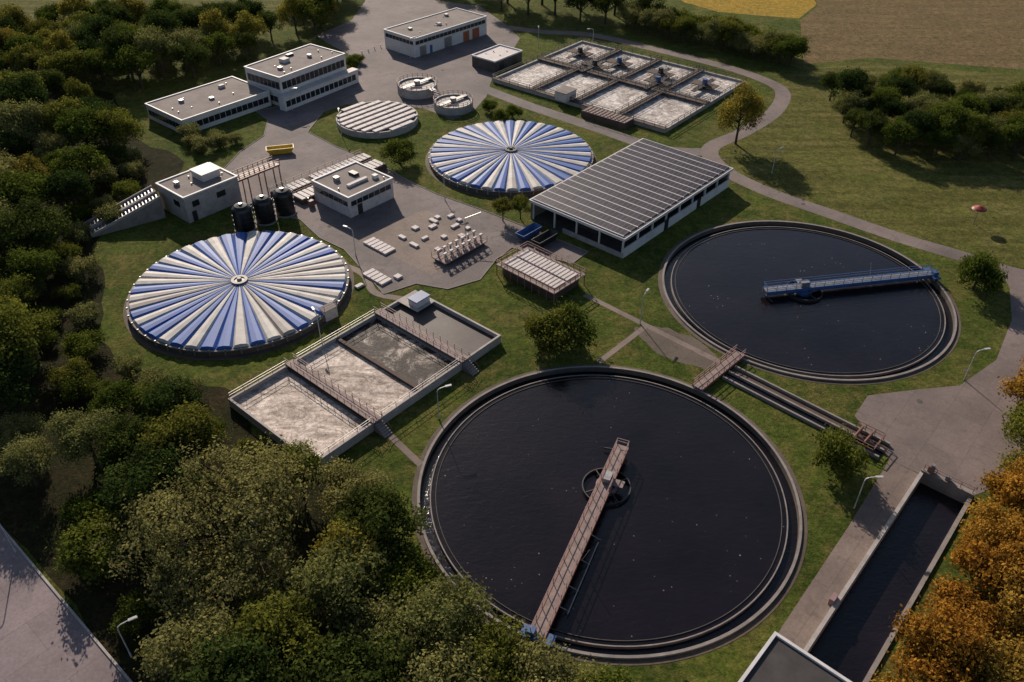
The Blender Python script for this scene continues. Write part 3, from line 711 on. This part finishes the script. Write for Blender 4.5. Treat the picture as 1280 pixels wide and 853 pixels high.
for i in range(7):
    for s in (-.9,.9):
        x=.9+i*1.55; m.box(x-.12,x+.12,s-.12,s+.12,.7,1.9,'steel'); m.box(x-.35,x+.35,s-.2,s+.2,1.9,2.25,'white'); m.cyl(x,s+.35,1.6,1.68,.3,.3,'redrail',12)
m.obj('valve_actuators',r)
m=MB(); m.beam((0,0,0),(0,0,4.4),.1,.1,'steel'); m.beam((0,0,4.4),(3.2,0,5.2),.1,.1,'steel'); m.beam((0,0,3.2),(1.4,0,4.7),.07,.07,'steel'); m.box(-.4,.4,-.4,.4,0,.2,'concrete'); m.obj('davit_crane',None,(-9,136.5,0),.3)

# ------------------------------------------------------------------ channels near clarifiers
r=root('overflow_channel',33.2,96.3,-43.5)
m=MB(); L=24.5
for a,b_ in ((-1.9,-1.6),(-.15,.15),(1.6,1.9)): m.box(0,L,a,b_,-.2,.5,'concrete')
m.obj('walls',r); m=MB(); m.box(0,L,-1.6,-.15,0,.08,'canalw'); m.box(0,L,.15,1.6,0,.06,'brown'); m.obj('water',r)
m=MB(); m.rail([(L-5,-1.8,.5),(L-1,-1.8,.5),(L-1,1.8,.5),(L-5,1.8,.5)],1.1,'redrail',1.3,.08)
for x in (L-4,L-2.5): m.box(x-.1,x+.1,-1.5,1.5,.5,1.5,'redrail')
m.obj('sluice_gates',r)
r=root('footbridge',27.6,92.2,45.5)
m=MB(); m.box(0,11.8,-.8,.8,.5,.65,'wood'); 
for s in (-.8,.8): m.box(0,11.8,s-.08,s+.08,.2,.7,'redrail'); m.rail([(0,s,.65),(11.8,s,.65)],1.1,'rail',1.5,.08)
m.obj('deck',r)

# ------------------------------------------------------------------ canal
r=root('canal_walls',54.6,75.2,48.8+180)
m=MB(); L=47
m.box(0,L,-.45,.0,-3,.55,'concrete_l'); m.box(0,L,5.8,6.3,-3,.3,'concrete'); m.box(-.7,0,-.45,6.3,-3,.75,'concrete')
m.obj('walls',r)
m=MB(); m.rail([(-.3,-.2,.75),(-.3,6,.75)],1.0,'rail',1.5,.07); m.obj('railing',r)
m=MB(); 
m.box(-.9,-.3,.2,1.0,.75,1.6,'redrail'); m.cyl(-.6,.6,1.6,2.0,.3,.3,'steel',10); m.box(-.8,-.3,2.5,3.1,.75,1.4,'steel')
m.box(26,27.2,-1.0,-.45,0,1.0,'rail'); m.obj('sluice_gear',r)
sheet('canal_water',[(55.5,76),(60,71),(28,34),(22,39)],-1.3,'canalw')

# ------------------------------------------------------------------ lamps, beacon
def lamp(x,y,h=5.6,a=0):
    r=root('street_lamp',x,y,a)
    m=MB(); m.cyl(0,0,0,.8,.11,.1,'lamp',10); m.cyl(0,0,.8,h-.5,.08,.06,'lamp',8,False)
    pts=[(0,0,h-.5),(.1,0,h-.15),(.4,0,h+.05),(1.3,0,h+.2)]
    for p,q in zip(pts[:-1],pts[1:]): m.beam(p,q,.1,.1,'lamp')
    m.obj('pole',r); m=MB(); m.box(1.2,2.1,-.16,.16,h+.12,h+.27,'lamp'); m.box(1.25,2.05,-.12,.12,h+.08,h+.12,'slab'); m.obj('lamp_head',r)
for x,y,a in [(-10.4,85.8,20),(43.6,69.5,0),(-29.1,130,150),(-30.5,103.4,120),(21.2,109,60),(7.6,249.9,90),(68.7,94.9,10),(-59.5,62.2,160),(-40.5,48.5,30),(-41,185,100),(24,250,200),(57,165,30),(-14,152,40),(-56,200,0),(-30,240,40)]: lamp(x,y,5.6,a)
r=root('red_beacon_post',91.6,143.0); m=MB(); m.cyl(0,0,0,3.6,.08,.06,'steel',8,False); m.cyl(0,0,3.3,3.6,1.4,1.1,'red',20); m.cyl(0,0,3.6,4.0,1.1,.3,'red',20); m.cyl(0,0,3.29,3.3,.4,1.4,'red',20,False)
m.obj('beacon',r)

# ------------------------------------------------------------------ light, sky, camera
az=math.radians(19); el=math.radians(27)      # sun: behind the plant, slightly left
d=Vector((-math.sin(az)*math.cos(el),math.cos(az)*math.cos(el),math.sin(el)))
s=bpy.data.lights.new('sun','SUN'); s.energy=5.0; s.angle=math.radians(.6); s.color=(1,.87,.73)
so=bpy.data.objects.new('sun',s); col.objects.link(so); so.rotation_euler=d.to_track_quat('Z','Y').to_euler(); so.location=(0,0,200)
w=bpy.data.worlds.new('World'); scene.world=w; w.use_nodes=True
nt=w.node_tree; bg=nt.nodes['Background']; sk=nt.nodes.new('ShaderNodeTexSky'); sk.sky_type='NISHITA'; sk.sun_disc=False
sk.sun_elevation=el; sk.sun_rotation=-az; nt.links.new(sk.outputs[0],bg.inputs[0]); bg.inputs[1].default_value=.08
cd=bpy.data.cameras.new('camera'); cd.sensor_width=36; cd.lens=36*1020.1/1280; cd.clip_end=5000; cd.clip_start=1
co=bpy.data.objects.new('camera',cd); col.objects.link(co); scene.camera=co
co.matrix_world=Matrix.Translation((0,0,80))@Matrix.Rotation(math.radians(90-37.52),4,'X')@Matrix.Rotation(math.radians(.22),4,'Z')
scene.view_settings.view_transform='Standard'; scene.view_settings.look='None'; scene.view_settings.exposure=0
